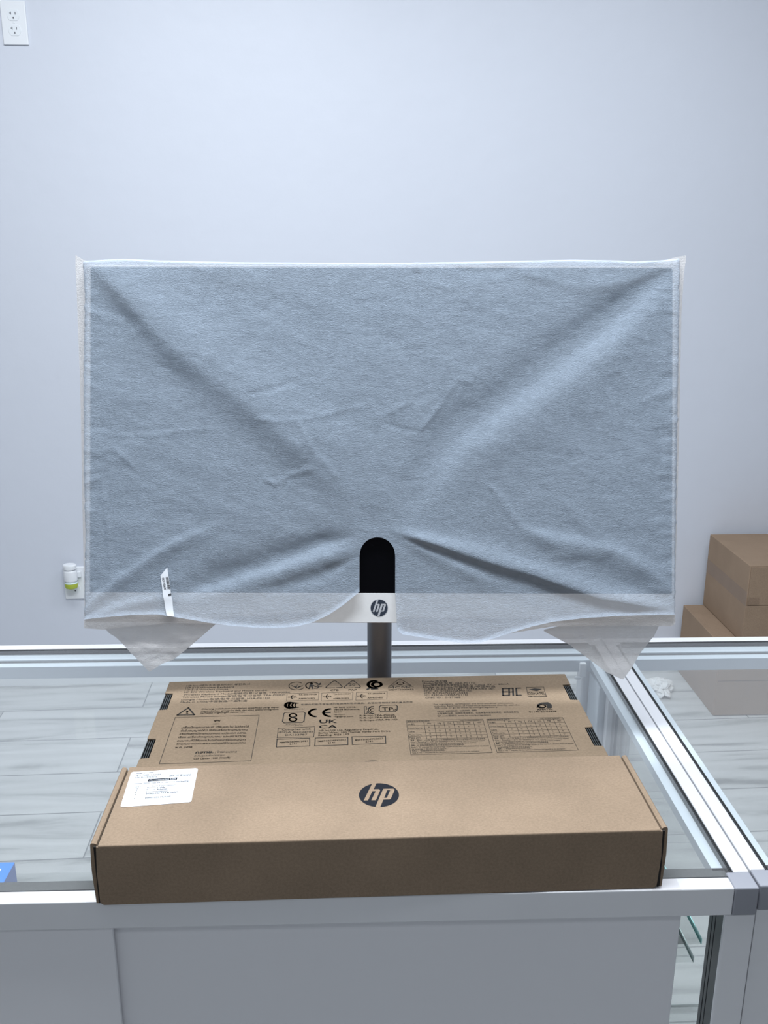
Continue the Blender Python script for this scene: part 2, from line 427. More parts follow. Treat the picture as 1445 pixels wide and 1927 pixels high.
x0, y0 = L(158, 1173); x1, y1 = L(1274, 496)
def rrect(x0, x1, y0, y1, r, n=6):
    P = []
    for cxx, cyy, a in ((x1-r, y1-r, 0), (x0+r, y1-r, 90), (x0+r, y0+r, 180), (x1-r, y0+r, 270)):
        for i in range(n+1): P.append((cxx+r*cos(R(a+90*i/n)), cyy+r*sin(R(a+90*i/n))))
    return P
housing = pcobj('housing', prism(rrect(x0, x1, y0, y1, .004), -.026, -.0060), M['chin'], bevel=.0015)
chy = L(0, 1117)[1]
pcobj('screen', prism(rrect(x0+.0048, x1-.0035, chy, y1-.003, .002), -.0059, -.0052), M['screen'])
pcobj('chin', prism(rrect(x0, x1, y0, chy-.0001, .001), -.0059, -.0046), M['chin'], bevel=.0005)
ink = Ink(L); add_disc(ink, L(714, 1145), 16*S, 16*S)
lg = pcobj('logo_badge', ink.bm, M['logo'])
for v in lg.data.vertices: v.co.z = -.0044
ink = Ink(L); add_disc(ink, L(714, 1145), 16.9*S, 16.9*S)
o = pcobj('badge_rim', ink.bm, M['silver'])
for v in o.data.vertices: v.co.z = -.00445
ink = Ink(L)
for lp in hp_logo(L(714, 1145), 16*S, 16*S): ink.tri(lp)
o = pcobj('logo_letters', ink.bm, M['silver'])
for v in o.data.vertices: v.co.z = -.0043
# stand in world upright position
bmp = lathe([(.0137, .0065), (.0137, .240), (.012, .245)], 40)
obj('stand_neck', bmp, M['pole'], pc, smooth=False, bevel=.0008)
hb = pcobj('stand_hinge', box(-.03, .03, -.11, -.05, -.050, -.0262), M['pole'], bevel=.004)
obj('stand_base', prism(rrect(-.10, .10, -.125, .045, .012), 0, .0060), M['pole'], pc, bevel=.001)

# ------------------------------------------------------------------ nonwoven sleeve over the display
random.seed(7)
FOLDS = []  # (polyline, amplitude mm, width on the upper side, width on the lower side)
def fold(pts, amp, wu, wd, e=.12):
    if abs(amp) < 1.45 and len(FOLDS) < 35: amp *= .9
    FOLDS.append((pts, amp*(.00125 if abs(amp) > 1.5 else .001), wu, wd, e, min(p[0] for p in pts)-3*max(wu, wd), max(p[0] for p in pts)+3*max(wu, wd), min(p[1] for p in pts)-3*max(wu, wd), max(p[1] for p in pts)+3*max(wu, wd)))
fold([(165, 495), (205, 524), (327, 655), (452, 746), (520, 800), (585, 858), (660, 955)], 6.0, 75, 34, .25)
fold([(1276, 490), (1150, 592), (1069, 655), (979, 728), (850, 818), (743, 985)], -5.2, 42, 40, .2)
fold([(1262, 560), (1150, 660), (1060, 730), (930, 820), (820, 910)], 3.4, 34, 60, .3)
fold([(668, 1008), (600, 1024), (500, 1062), (411, 1092), (330, 1118)], -4.2, 26, 17, .25)
fold([(672, 1030), (600, 1055), (500, 1082), (380, 1120)], 2.2, 12, 24, .3)
fold([(672, 1050), (600, 1085), (500, 1112)], -1.6, 14, 12, .3)
fold([(157, 1160), (185, 1125), (230, 1090), (319, 1030), (420, 985)], 2.2, 9, 17, .25)
fold([(160, 1168), (240, 1138), (340, 1120)], 1.8, 8, 14, .3)
fold([(741, 1000), (829, 1026), (872, 1040), (1000, 1078), (1129, 1122), (1276, 1147)], 5.0, 22, 12, .15)
fold([(745, 1010), (850, 1062), (930, 1100)], 1.8, 10, 16, .3)
fold([(975, 990), (1017, 1010), (1052, 1022), (1150, 1036), (1215, 1072), (1272, 1120)], 3.6, 16, 26, .3)
fold([(915, 908), (950, 950), (978, 992)], 1.4, 9, 9)
fold([(1052, 935), (1090, 980), (1130, 1010)], 1.0, 12, 10)
fold([(790, 812), (812, 785), (836, 752)], 1.3, 5, 5)
fold([(785, 812), (755, 808), (730, 798)], -.9, 5, 5)
fold([(836, 752), (862, 715), (890, 722)], 1.0, 6, 6)
fold([(782, 755), (700, 790)], .8, 6, 8)
fold([(465, 746), (510, 738), (560, 717)], -1.0, 7, 5)
fold([(480, 790), (520, 795), (568, 792), (700, 760)], .9, 6, 7)
fold([(560, 790), (590, 850), (640, 905)], 1.1, 7, 9)
fold([(494, 900), (520, 912), (545, 895), (594, 882)], 1.0, 6, 6)
fold([(205, 855), (192, 905), (205, 1000), (210, 1098)], .8, 4, 5)
fold([(190, 855), (215, 845), (260, 885)], .9, 6, 6)
fold([(160, 910), (190, 902)], 1.0, 5, 5)
fold([(205, 820), (300, 818), (420, 805)], .5, 4, 6)
fold([(782, 500), (783, 810)], -.3, 4, 4)
fold([(782, 490), (784, 515)], 1.5, 8, 8)
fold([(1276, 495), (1180, 530), (1090, 545), (1000, 520), (950, 500)], 1.2, 14, 12)
fold([(850, 505), (900, 515), (1000, 500)], -1.0, 8, 10)
fold([(1245, 640), (1262, 760), (1250, 900)], .9, 7, 7)
fold([(1200, 760), (1275, 725)], .9, 8, 8)
fold([(1060, 760), (1066, 830), (1100, 900)], .6, 7, 7)
fold([(160, 590), (215, 600), (260, 640)], .8, 10, 10)
for (u, v) in [(1272, y) for y in range(560, 1120, 37)]:
    fold([(u+6, v), (u-random.uniform(15, 60), v+random.uniform(-16, 16))], random.choice((-1, 1))*random.uniform(.4, .9), 6, 6, .3)
for (u, v) in [(158, y) for y in range(560, 1120, 41)]:
    fold([(u-4, v), (u+random.uniform(15, 50), v+random.uniform(-14, 14))], random.choice((-1, 1))*random.uniform(.4, .9), 6, 6, .3)
for k in range(130):
    u = random.uniform(190, 1240); v = random.uniform(530, 1090); a = R(random.gauss(-22, 22)); ln = random.uniform(30, 130)
    fold([(u, v), (u+ln*.5*cos(a), v+ln*.5*sin(a)+random.uniform(-6, 6)), (u+ln*cos(a), v+ln*sin(a))], random.choice((-1, 1))*random.uniform(.1, .45), random.uniform(6, 15), random.uniform(6, 15), .4)
def fold_h(u, v):
    h = 0
    for pts, amp, wu, wd, e, a0, a1, b0, b1 in FOLDS:
        if u < a0 or u > a1 or v < b0 or v > b1: continue
        best = None; n = len(pts)-1
        for i in range(n):
            (ax, ay), (bx, by) = pts[i], pts[i+1]
            dx_, dy_ = bx-ax, by-ay; q = dx_*dx_+dy_*dy_
            t = ((u-ax)*dx_+(v-ay)*dy_)/q; tc_ = min(1, max(0, t))
            ex, ey = u-ax-tc_*dx_, v-ay-tc_*dy_; d = ex*ex+ey*ey
            if best is None or d < best[0]: best = (d, (i+tc_)/n, ey if abs(dx_) > .15*abs(dy_) else ex, t if (i == 0 and t < 0) or (i == n-1 and t > 1) else None)
        d, T, side, _ = best
        w = wu if side < 0 else wd
        env = min(1, T/e+.12, (1-T)/e+.12)
        wl = .45+.55*min(1, T/.45, (1-T)/.45+.5)
        h += amp*env*exp(-d/(w*wl)**2)
    return h
def sleeve_h(u, v):
    h = .0072 + fold_h(u, v)
    p = Vector(((u*.9+v*.45)/95, (v*.9-u*.45)/38, 0))
    h += .0009*(noise.noise(p*.7)) + .00028*noise.noise(p*2.3+Vector((5, 3, 1))) + .0001*noise.noise(p*7)
    # gentle settling on to the screen edges
    return h if h > .003 else .003*math.exp((h-.003)/.003)
BX = [(148, 1168), (157, 1166), (200, 1161), (250, 1157), (300, 1156), (345, 1163), (400, 1172), (440, 1177), (480, 1180), (520, 1181), (560, 1178), (590, 1170), (620, 1156), (645, 1139), (665, 1123), (677, 1113)]
BR = [(744, 1117), (747, 1180), (750, 1186), (757, 1192), (820, 1202), (875, 1209), (905, 1207), (950, 1192), (1000, 1177), (1040, 1168), (1100, 1161), (1160, 1157), (1230, 1155), (1287, 1154)]
TP = [(145, 489), (165, 488), (230, 485), (300, 487), (430, 490), (720, 491), (900, 488), (1080, 484), (1160, 485), (1190, 487), (1240, 485), (1270, 482), (1290, 479)]
def lerp(P, x):
    if x <= P[0][0]: return P[0][1]
    for a, b in zip(P, P[1:]):
        if x <= b[0]: return a[1]+(b[1]-a[1])*(x-a[0])/max(1e-6, b[0]-a[0])
    return P[-1][1]
XL = [(489, 151), (560, 155), (700, 153), (900, 154), (1000, 157), (1100, 156), (1170, 156)]
XR = [(489, 1283), (700, 1280), (830, 1278), (900, 1277), (1000, 1276), (1100, 1275), (1170, 1274)]
def wobble(v, k): return 1.6*noise.noise(Vector((v/13, k, 0)))+1.0*noise.noise(Vector((v/5, k, 3)))
RIM = 9.0
def sheet_pt(u, v):
    """front sheet point; rolls back round the top, left and right borders"""
    xl = lerp(XL, v)+wobble(v, 1); xr = lerp(XR, v)+wobble(v, 9)
    f = (u-154)/(1280-154); uu = xl+(xr-xl)*f if (f < .12 or f > .88) else u
    if f < .12: uu = xl+(u-154)*((154+.12*1126-xl)/(.12*1126))
    elif f > .88: uu = xr-(1280-u)*((xr-(1280-.12*1126))/(.12*1126))
    h = sleeve_h(uu, v)
    top = lerp(TP, uu)
    for d in (uu-xl, xr-uu, v-top):
        if d < RIM:
            t = max(0, d)/RIM
            h = -.012+(h+.012)*math.sqrt(max(0, 1-(1-t)**2))
    bt = lerp(BX, uu)-v if uu <= 677 else (lerp(BR, uu)-v if uu >= 744 else 99)
    if bt < 9: h += .0028*((9-bt)/9)**2
    x, y = L(uu, v); return Vector((x, y, h-.0045+.0003))
sl = thing('protective_sleeve', 'wrinkled white nonwoven dustproof sleeve pulled over the computer display', 'sleeve', pc_org)
def slobj(name, bm, m, parent=None, smooth=True):
    o = obj(name, bm, m, parent or sl, smooth=smooth); bpy.context.view_layer.update(); o.matrix_world = PM; return o
bm = bmesh.new()
def grid(xs, rows):
    """xs columns; rows(x) -> list of v"""
    prev = None
    for x in xs:
        c = [bm.verts.new(sheet_pt(x, v)) for v in rows(x)]
        if prev:
            for i in range(len(c)-1): bm.faces.new((prev[i], c[i], c[i+1], prev[i+1]))
        prev = c
def frange(a, b, n): return [a+(b-a)*i/n for i in range(n+1)]
rim = [0, .8, 1.8, 3, 4.5, 6.2, 8, 10.5]
xs = [154+r for r in rim]+frange(168, 677, 145)+frange(677, 744, 22)[1:]+frange(744, 1266, 150)[1:]+[1280-r for r in rim[::-1]]
def rows_top(x):
    t = lerp(TP, x); return [t+r for r in rim]+frange(t+14, 1004, 140)
grid(xs, rows_top)
def arch(x):
    c = 710.5; r = 33; y = 1044
    return y-math.sqrt(max(0, r*r-(x-c)**2))*1.0
grid([x for x in xs if x <= 677.01], lambda x: frange(1004, lerp(BX, x), 46))
am = [677+67*(.5-.5*cos(pi*i/26)) for i in range(27)]
grid(am, lambda x: frange(1004, max(1004.5, arch(x)), 12))
grid([x for x in xs if x >= 743.99], lambda x: frange(1004, lerp(BR, x), 50))
bmesh.ops.remove_doubles(bm, verts=bm.verts, dist=.00003)
front = slobj('front_sheet', bm, M['fabric'])
# hem folds that wrap under the lower corners and the hanging flaps
def patch(name, top, bot, x0, x1, n, m, z, wr=.0012, parent=None):
    b = bmesh.new(); prev = None
    for i in range(n+1):
        x = x0+(x1-x0)*i/n; t0 = lerp(top, x); t1 = max(t0+.3, lerp(bot, x)); c = []
        for j in range(m+1):
            v = t0+(t1-t0)*j/m; p = None
            zz = z(x, v) if callable(z) else z
            p = Vector((x/60, v/26, 2.)); lx, ly = L(x, v)
            c.append(b.verts.new((lx, ly, zz+wr*noise.noise(p)+wr*.5*noise.noise(p*3.1))))
        if prev:
            for j in range(m): b.faces.new((prev[j], c[j], c[j+1], prev[j+1]))
        prev = c
    return slobj(name, b, M['fabric'] if name == 'back_sheet' else M['fabric2'], parent)
Lh = [(156, 1150), (400, 1162), (520, 1174), (560, 1172)]
patch('hem_fold', Lh, [(156, 1184), (195, 1187), (230, 1182), (300, 1176), (345, 1174), (400, 1176), (520, 1180)], 157, 520, 60, 8, -.0030, .0008)
patch('hem_fold', [(880, 1195), (1000, 1168), (1100, 1150), (1275, 1148)], [(880, 1207), (925, 1200), (960, 1192), (1040, 1179), (1150, 1177), (1268, 1178), (1273, 1174)], 885, 1273, 60, 8, -.0030, .0008)
patch('hem_fold', [(748, 1160), (1040, 1160)], [(748, 1178), (757, 1188), (820, 1198), (875, 1205), (905, 1203), (950, 1188), (1000, 1175), (1040, 1170)], 748, 1030, 40, 8, -.0036, .0006)
patch('hem_fold', [(400, 1160), (600, 1150)], [(400, 1171), (440, 1175), (480, 1178), (520, 1179), (560, 1176), (600, 1163)], 402, 598, 30, 6, -.0036, .0006)
patch('corner_flap', [(195, 1184), (300, 1175), (405, 1174.6)], [(195, 1188), (203, 1196), (212, 1201), (240, 1232), (275, 1270), (288, 1262), (300, 1254), (322, 1246), (360, 1215), (405, 1176)], 195, 405, 50, 24, lambda x, v: -.008-.00008*(v-1175), .0022)
patch('corner_flap', [(1028, 1187), (1070, 1177), (1150, 1174.6), (1248, 1174.6)], [(1028, 1190), (1080, 1218), (1118, 1246), (1150, 1270), (1185, 1287), (1196, 1268), (1215, 1232), (1238, 1200), (1247, 1178)], 1028, 1247, 50, 24, lambda x, v: -.010-.00012*(v-1175), .0025)
patch('seam_flange', [(133, 474), (148, 483), (165, 489)], [(133, 500), (134.5, 520), (139, 640), (143, 740), (146, 900), (150, 1100), (153, 1180), (157, 1183)], 133, 157, 14, 60, -.0135, .0004)
patch('seam_flange', [(1236, 488), (1262, 481), (1280, 475), (1298, 473)], [(1236, 490), (1274, 493), (1275.5, 1150), (1277, 1150), (1279, 1100), (1284, 900), (1287, 760), (1289, 600), (1294, 510), (1298, 480)], 1236, 1298, 30, 60, -.0135, .0004)
patch('back_sheet', [(156, 494), (1278, 492)], [(156, 905), (1275, 905)], 156, 1276, 30, 20, -.030, .001)
# printed tag sealed in the lower left of the sleeve
bmt = bmesh.new()
tg = [(304.5, 1084), (317, 1068), (324.5, 1121), (329, 1140), (332, 1160), (317, 1158), (310, 1121)]
def on_sleeve(u, v, lift): p = sheet_pt(u, v); return Vector((p.x, p.y, p.z+lift))
mid = [((304.5, 1084), (304.6, 1083.5), (317, 1068)), ]
rowsT = [((304.5, 1083.5), (317.0, 1068)), ((305.5, 1092), (319.5, 1084)), ((307.5, 1105), (322, 1100)), ((309.6, 1121), (324.6, 1119.5)), ((312, 1130), (327, 1129)), ((313.5, 1145), (328, 1145)), ((317, 1158), (331, 1160))]
prev = None
for a, b in rowsT:
    c = [bmt.verts.new(on_sleeve(a[0]+(b[0]-a[0])*k/4, a[1]+(b[1]-a[1])*k/4, .0012)) for k in range(5)]
    if prev:
        for j in range(4): bmt.faces.new((prev[j], c[j], c[j+1], prev[j+1]))
    prev = c
tagp = slobj('barcode_tag', bmt, M['paper'])
ink = Ink(L); rnd = random.Random(3)
v = 1086
while v < 1120:
    w = rnd.choice((.5, .8, 1.1)); xx = 314.3+(v-1086)*.16
    ink.poly([(xx, v), (xx+5.2, v-.6), (xx+5.2, v-.6+w), (xx, v+w)]); v += w+rnd.choice((.45, .7, .9))
put_text(ink.bm, '8CC42636XL', Vector(L(307.3, 1088)), Vector(L(313, 1117)), 4.3*S, .02)
tz = [on_sleeve(308+k, 1087+4*k, 0).z for k in range(9)]
for q in ink.bm.verts:
    u = q.co.x/S+715; vv = 830-q.co.y/S; q.co.z = on_sleeve(u, vv, .0016).z
slobj('tag_print', ink.bm, M['ink'], tagp, smooth=False)

# ------------------------------------------------------------------ back box: printed keyboard and mouse carton
kx, ky, ka = -.2001, .7271, R(.87)
KW, KD, KZ0, KZ1 = .4335, .170, TOP+.0065, 1.015
kb = thing('keyboard_carton', 'flat brown keyboard and mouse carton covered in printed regulatory marks, between front box and stand', 'cardboard box', (kx, ky, KZ0), ka)
def Kf(u, v):
    p = onz(u, v, KZ1+.0002); dxx, dyy = p.x-kx, p.y-ky
    return (dxx*cos(ka)+dyy*sin(ka), -dxx*sin(ka)+dyy*cos(ka))
H = KZ1-KZ0
print('back corners', Kf(318, 1283), Kf(1068, 1268), Kf(1137, 1424), Kf(255, 1445))
slots = [Kf(309.4, 1304)[1], Kf(297, 1335.5)[1], Kf(285, 1389)[1], Kf(263, 1427)[1]]
rsl = [Kf(1060, 1287.6)[1], Kf(1080, 1316.8)[1], Kf(1100, 1367)[1], Kf(1120, 1402.8)[1]]
sw = .0085
def notch_poly(sl_l, sl_r):
    P = [(0, 0), (KW, 0)]
    for b, a in ((sl_r[3], sl_r[2]), (sl_r[1], sl_r[0])): P += [(KW, b), (KW-sw, b+.0008), (KW-sw, a-.0008), (KW, a)]
    P += [(KW, KD), (0, KD)]
    for a, b in ((sl_l[0], sl_l[1]), (sl_l[2], sl_l[3])): P += [(0, a), (sw, a-.0008), (sw, b+.0008), (0, b)]
    return P
bm = prism(notch_poly(slots, rsl), H-.002, H)
obj('top_panel', bm, M['card2'], kb, bevel=.0006)
b_ = bmesh.new()
# tray walls under the panel, standing back from the slots
box(0.0, KW, 0, .0025, 0, H-.0021, b_); box(0, KW, KD-.0025, KD, 0, H-.0021, b_)
box(0.0, KW, .0026, KD-.0026, 0, .002, b_)
def wallseg(xa, xb, cuts):
    ys = [.0026]+sorted(cuts)+[KD-.0026]
    for i in range(0, len(ys), 2): box(xa, xb, ys[i], ys[i+1], .0021, H-.0021, b_)
    for i in range(1, len(ys)-1, 2): box(xa, xb, ys[i], ys[i+1], .0021, H-.0155, b_)
wallseg(0, .003, slots); wallseg(KW-.003, KW, rsl)
obj('tray', b_, M['card2'], kb)
for cuts, sgn in ((slots, 0), (rsl, 1)):
    for a, b in ((cuts[1], cuts[0]), (cuts[3], cuts[2])):
        d = bmesh.new(); X = (lambda q: KW-q) if sgn else (lambda q: q)
        lo, hi = sorted((X(.0002), X(sw-.0003))); box(lo, hi, a+.0004, b-.0004, H-.015, H-.0045, d)
        s_ = obj('tab_slot', d, M['dark'], kb)
        d = bmesh.new()
        for q in (.0004, .0024, .0044, .0064):
            lo, hi = sorted((X(q), X(q+.0006))); box(lo, hi, a+.0012, b-.0012, H-.0044, H-.0012, d)
        obj('slot_flute', d, M['track'], s_)
# --- printing
Z2 = lambda x, y: (320+x*.1661, 1275+y*.1661)
Z3 = lambda x, y: (520+x*.1384, 1270+y*.1384)
Z4 = lambda x, y: (700+x*.1384, 1270+y*.1384)
Z5 = lambda x, y: (500+x*.18, 1340+y*.18)
Z6 = lambda x, y: (750+x*.263, 1340+y*.263)
Z7 = lambda x, y: (290+x*.1661, 1320+y*.1661)
ZB = lambda x, y: (700+x*.3183, 1250+y*.3183)
pr = Ink(Kf); pf = Ink(Kf)
def T(Z, s, xa, ya, xb, yb, h, bold=0., ink=None): (ink or pr).text(s, Z(xa, ya), Z(xb, yb), h, bold)
for s, xa, ya, xb, yb in (('HP Inc./에이치피프라이어 유한회사', 183, 103, 908, 82), ('HP 510 Wireless Keyboard', 173, 126, 722, 113), ('HP 510 Wireless Mouse', 166, 148, 655, 138),
        ('HP 510 Wireless Keyboard and Mouse combo', 157, 174, 1100, 150), ('Wireless Keyboard Model/型號/型号/모델명: TPA-P005K', 150, 203, 1362, 174), ('Wireless Mouse Model/型號/型号/모델명: TPA-P005M', 137, 231, 1305, 203),
        ('Dongle Model/型號/型号/모델명: HSA-P011D', 125, 260, 1130, 240), ('Made in China/中國製造/中国制造', 116, 288, 872, 271)):
    T(Z2, s, xa, ya, xb, yb, 2.9, .006)
for s, a, b, c, d in (('Dilarang melakukan perubahan spesifikasi yang dapat', 358, 364, 1230, 342), ('menimbulkan gangguan fisik dan atau elektromagnetik', 350, 388, 1230, 365), ('terhadap lingkungan sekitarnya.', 342, 410, 852, 396)): T(Z2, s, a, b, c, d, 2.6, .012)
# warning triangle
pr.line([Z7(262, 154), Z7(388, 70), Z7(455, 151)], .0016, True)
T(Z7, '!', 360, 140, 386, 138, 5.4, .03)
pr.line([Z7(58, 708), Z7(240, 180), Z7(1190, 155), Z7(1096, 672)], .0005, True)
th = [('เครื่องวิทยุคมนาคมนี้ ได้รับยกเว้น ไม่ต้องได้', 308, 305, 1070, 292), ('รับใบอนุญาตให้มี ใช้ซึ่งเครื่องวิทยุคมนาคม', 300, 342, 1058, 328), ('หรือตั้งสถานีวิทยุคมนาคมตามประกาศ กสทช.', 286, 378, 1045, 365), ('เรื่อง เครื่องวิทยุคมนาคม และสถานีวิทยุ', 272, 415, 1040, 400),
      ('คมนาคมที่ได้รับยกเว้นไม่ต้องได้รับใบอนุญาต', 260, 455, 1035, 440), ('วิทยุคมนาคมตามพระราชบัญญัติวิทยุคมนาคม', 248, 492, 1035, 475), ('พ.ศ. 2498', 236, 530, 428, 526)]
for s, a, b, c, d in th: T(Z7, s, a, b, c, d, 3.3, .015)
T(Z7, 'กสทช.', 468, 590, 668, 584, 4.6, .055); T(Z7, '| โทรคมนาคม', 692, 584, 935, 578, 3.6, .0)
T(Z7, 'กำกับดูแลเพื่อประชาชน', 452, 625, 792, 614, 2.8); T(Z7, 'Call Center 1200 (โทรฟรี)', 445, 656, 858, 643, 2.9, .012)
T(Z7, 'กสทช.', 665, 260, 745, 258, 2.0, .02); pr.arc(Z7(714, 222), 4.5, 1.6, 0, 360, .0007); pr.arc(Z7(716, 205), 7, 2.4, 200, 340, .0005)
# row of marks: tick circle, sorting figure, recycling triangles, loop, triangle of MCMC
pr.arc(Z3(275, 150), 14.5, 7.4, 50, 335, .0009, 28)
pr.line([Z3(208, 140), Z3(275, 183), Z3(355, 145)], .0007); pr.poly([Z3(240, 152), Z3(275, 183), Z3(290, 118), Z3(272, 160)]); pr.poly([Z3(275, 183), Z3(355, 145), Z3(300, 158)])
pr.arc(Z3(490, 145), 12.5, 6.6, 40, 245, .0012, 20)
pr.arc(Z3(478, 115), 1.7, 1.0, 0, 360, .0012, 8); pr.poly([Z3(455, 130), Z3(490, 128), Z3(505, 190), Z3(485, 190), Z3(470, 155), Z3(450, 190), Z3(435, 190)])
pr.line([Z3(500, 140), Z3(530, 158), Z3(612, 156)], .0012); pr.line([Z3(520, 180), Z3(560, 178), Z3(575, 160)], .0014); pr.line([Z3(545, 122), Z3(590, 122), Z3(600, 112)], .0012); pr.line([Z3(560, 140), Z3(600, 128)], .0012)
for ox_, lab, num in ((0, 'CFB', ''), (247, 'PAP', '20')):
    c_ = [(765+ox_, 90), (790+ox_, 78), (810+ox_, 84), (850+ox_, 112)]
    pr.line([Z3(*p) for p in c_], .0009); pr.line([Z3(860+ox_, 122), Z3(895+ox_, 158), Z3(885+ox_, 170), Z3(820+ox_, 172)], .0009)
    pr.line([Z3(795+ox_, 174), Z3(690+ox_, 177), Z3(672+ox_, 168), Z3(715+ox_, 132)], .0009); pr.line([Z3(725+ox_, 122), Z3(760+ox_, 92)], .0009)
    T(Z3, lab, 735+ox_, 218-ox_*.012, 845+ox_, 216-ox_*.012, 3.0, .02)
    if num: T(Z3, num, 988, 148, 1072, 146, 4.6, .0)
pr.arc(Z3(1335, 130), 12, 6.8, 75, 285, .0034, 22); pr.arc(Z3(1365, 130), 8.3, 4.2, 0, 360, .0032, 24); pr.line([Z3(1240, 195), Z3(1285, 165)], .0026); pr.line([Z3(1300, 192), Z3(1370, 188)], .0026)
pr.line([Z4(236, 152), Z4(378, 50), Z4(536, 145)], .0005, True); pr.arc(Z4(384, 114), 6, 2.6, 120, 420, .0009); pr.line([Z4(378, 50), Z4(380, 118)], .0006)
pr.line([Z4(260, 148), Z4(335, 120)], .0004); pr.line([Z4(520, 142), Z4(430, 116)], .0004)
T(Z4, 'MCMC', 222, 184, 568, 178, 3.6, .0); T(Z4, 'CIDF15000455', 220, 212, 568, 206, 2.4, .02)
# approval frames
for (a, b, c, d, tn) in ((138, 240, 578, 340, 'TA-2021/0428'), (610, 232, 1040, 338, 'TA-2021/0064'), (1080, 225, 1507, 328, 'TA-2020/0416')):
    pr.line([Z3(a, d+16), Z3(a+8, b+14), Z3(c, b), Z3(c-6, d)], .0004, True)
    T(Z3, tn, a+165, b+38, c-30, b+30, 2.2, .01); T(Z3, 'APPROVED', a+160, d-6, c-55, d-12, 2.6, .01)
    T(Z3, 'ICASA', a+20, b+72, a+142, b+68, 2.6, .01); pr.arc(Z3(a+95, b+62), 4, 3.6, 100, 260, .0009, 10)
# CCC mark
for i, q in enumerate((0, 45, 88, 125)):
    pr.arc(Z3(185+q*.85, 412), 8.5-i*1.1, 5.0-i*.35, 80, 282, .0030-i*.0006, 14)
T(Z3, '包裝內可能不含描述的電源線和配件產品，具體配置視您訂購的產品而定', 335, 412, 1855, 378, 2.3, .0)
T(Z3, 'RU.IMDA.C.0127', 108, 478, 385, 468, 1.8)
# boxed ring mark
def rr(Z, x0, y0, x1, y1, sk, w, dy=0, r=18):
    P = [(x0+r, y1), (x1-r, y1+dy), (x1, y1-r*.8+dy), (x1+sk, y0+r*.8+dy), (x1+sk-r, y0+dy), (x0+sk+r, y0), (x0+sk, y0+r*.8), (x0, y1-r*.8)]
    pr.line([Z(*p) for p in P], w, True)
rr(Z5, 176, 4, 400, 112, 12, .0010, -6, 16)
pr.arc(Z5(285, 35), 6.5, 3.6, -30, 250, .0017); pr.arc(Z5(285, 76), 6.5, 3.6, 150, 430, .0017); pr.line([Z5(250, 45), Z5(320, 70)], .0015); pr.line([Z5(250, 66), Z5(318, 40)], .0012)
T(Z5, 'R-41028122', 212, 132, 375, 127, 1.6); T(Z5, 'www.stc.gov.tw', 188, 146, 390, 141, 1.7)
# CE, UKCA
pr.arc(Z3(545, 515), 13.5, 7.0, 98, 262, .0027, 18); pr.arc(Z3(745, 513), 14.5, 7.0, 98, 262, .0027, 18); pr.line([Z3(650, 513), Z3(725, 511)], .0024)
for k, (s, y) in enumerate((('HP REG 23010,', 452), ('08028 Barcelona,', 480), ('Spain', 512), ('hp.com', 545), ('reg@hp.com', 574))): T(Z3, s, 780, y, (1080, 1135, 893, 930, 1045)[k], y-(6 if k < 2 else 2), 2.5, .01)
T(Z5, 'UK', 562, 116, 742, 112, 7.0, .035); T(Z5, 'CA', 558, 168, 742, 165, 6.0, .035)
T(Z5, 'HP Inc UK Ltd, Regulatory Enquiries,', 556, 202, 1178, 184, 3.0, .01); T(Z5, 'Earley West, 300 Thames Valley Park Drive,', 552, 226, 1310, 205, 3.0, .01); T(Z5, 'Reading, RG6 1PT', 550, 250, 875, 240, 3.0, .01)
# KC, TP
pr.line([Z3(1195, 430), Z3(1225, 430), Z3(1222, 470), Z3(1290, 428), Z3(1325, 424)], .0007); pr.line([Z3(1195, 430), Z3(1200, 528), Z3(1232, 527), Z3(1236, 498), Z3(1262, 524), Z3(1330, 528)], .0007)
pr.arc(Z3(1330, 478), 11, 6.4, 98, 262, .0008, 14); pr.arc(Z3(1330, 478), 7, 3.6, 98, 262, .0008, 14)
rr(Z4, 98, 412, 340, 498, 4, .0010, -4, 22); T(Z4, 'TP', 138, 484, 288, 482, 6.0, .015); T(Z4, 'LP', 290, 484, 334, 482, 3.0, .02)
T(Z5, 'R-R-hpi-TPA-P005K', 982, 44, 1355, 38, 2.8, .01); T(Z5, 'R-R-hpi-TPA-P005M', 982, 68, 1362, 60, 2.8, .01); T(Z5, 'R-R-hpa-HSA-P011D', 984, 94, 1378, 84, 2.8, .01)
# IMDA and SDPPI frames
pr.line([Z5(118, 270), Z5(130, 168), Z5(512, 152), Z5(502, 258)], .0005, True)
T(Z5, 'Complies with', 168, 192, 470, 184, 3.2, .005); T(Z5, 'IMDA Standards', 135, 220, 492, 212, 3.2, .005); T(Z5, 'DA103787', 203, 248, 432, 242, 3.2, .005)
for a, tx in ((112, '78873/SDPPI/2021'), (512, '78874/SDPPI/2021'), (905, '82377/SDPPI/2022')):
    dy = -(a-112)*.017
    e = 6 if a < 800 else -4
    pr.line([Z5(a, 366+dy*2), Z5(a+e, 284+dy*2), Z5(a+347, 272+dy*1.6), Z5(a+347 if a < 800 else a+350, 354+dy*2)], .0008, True)
    T(Z5, tx, a+30, 326+dy*2, a+325, 308+dy*2, 2.6, .015); T(Z5, '2141', a+138, 342+dy*2, a+212, 338+dy*2, 2.8, .01)
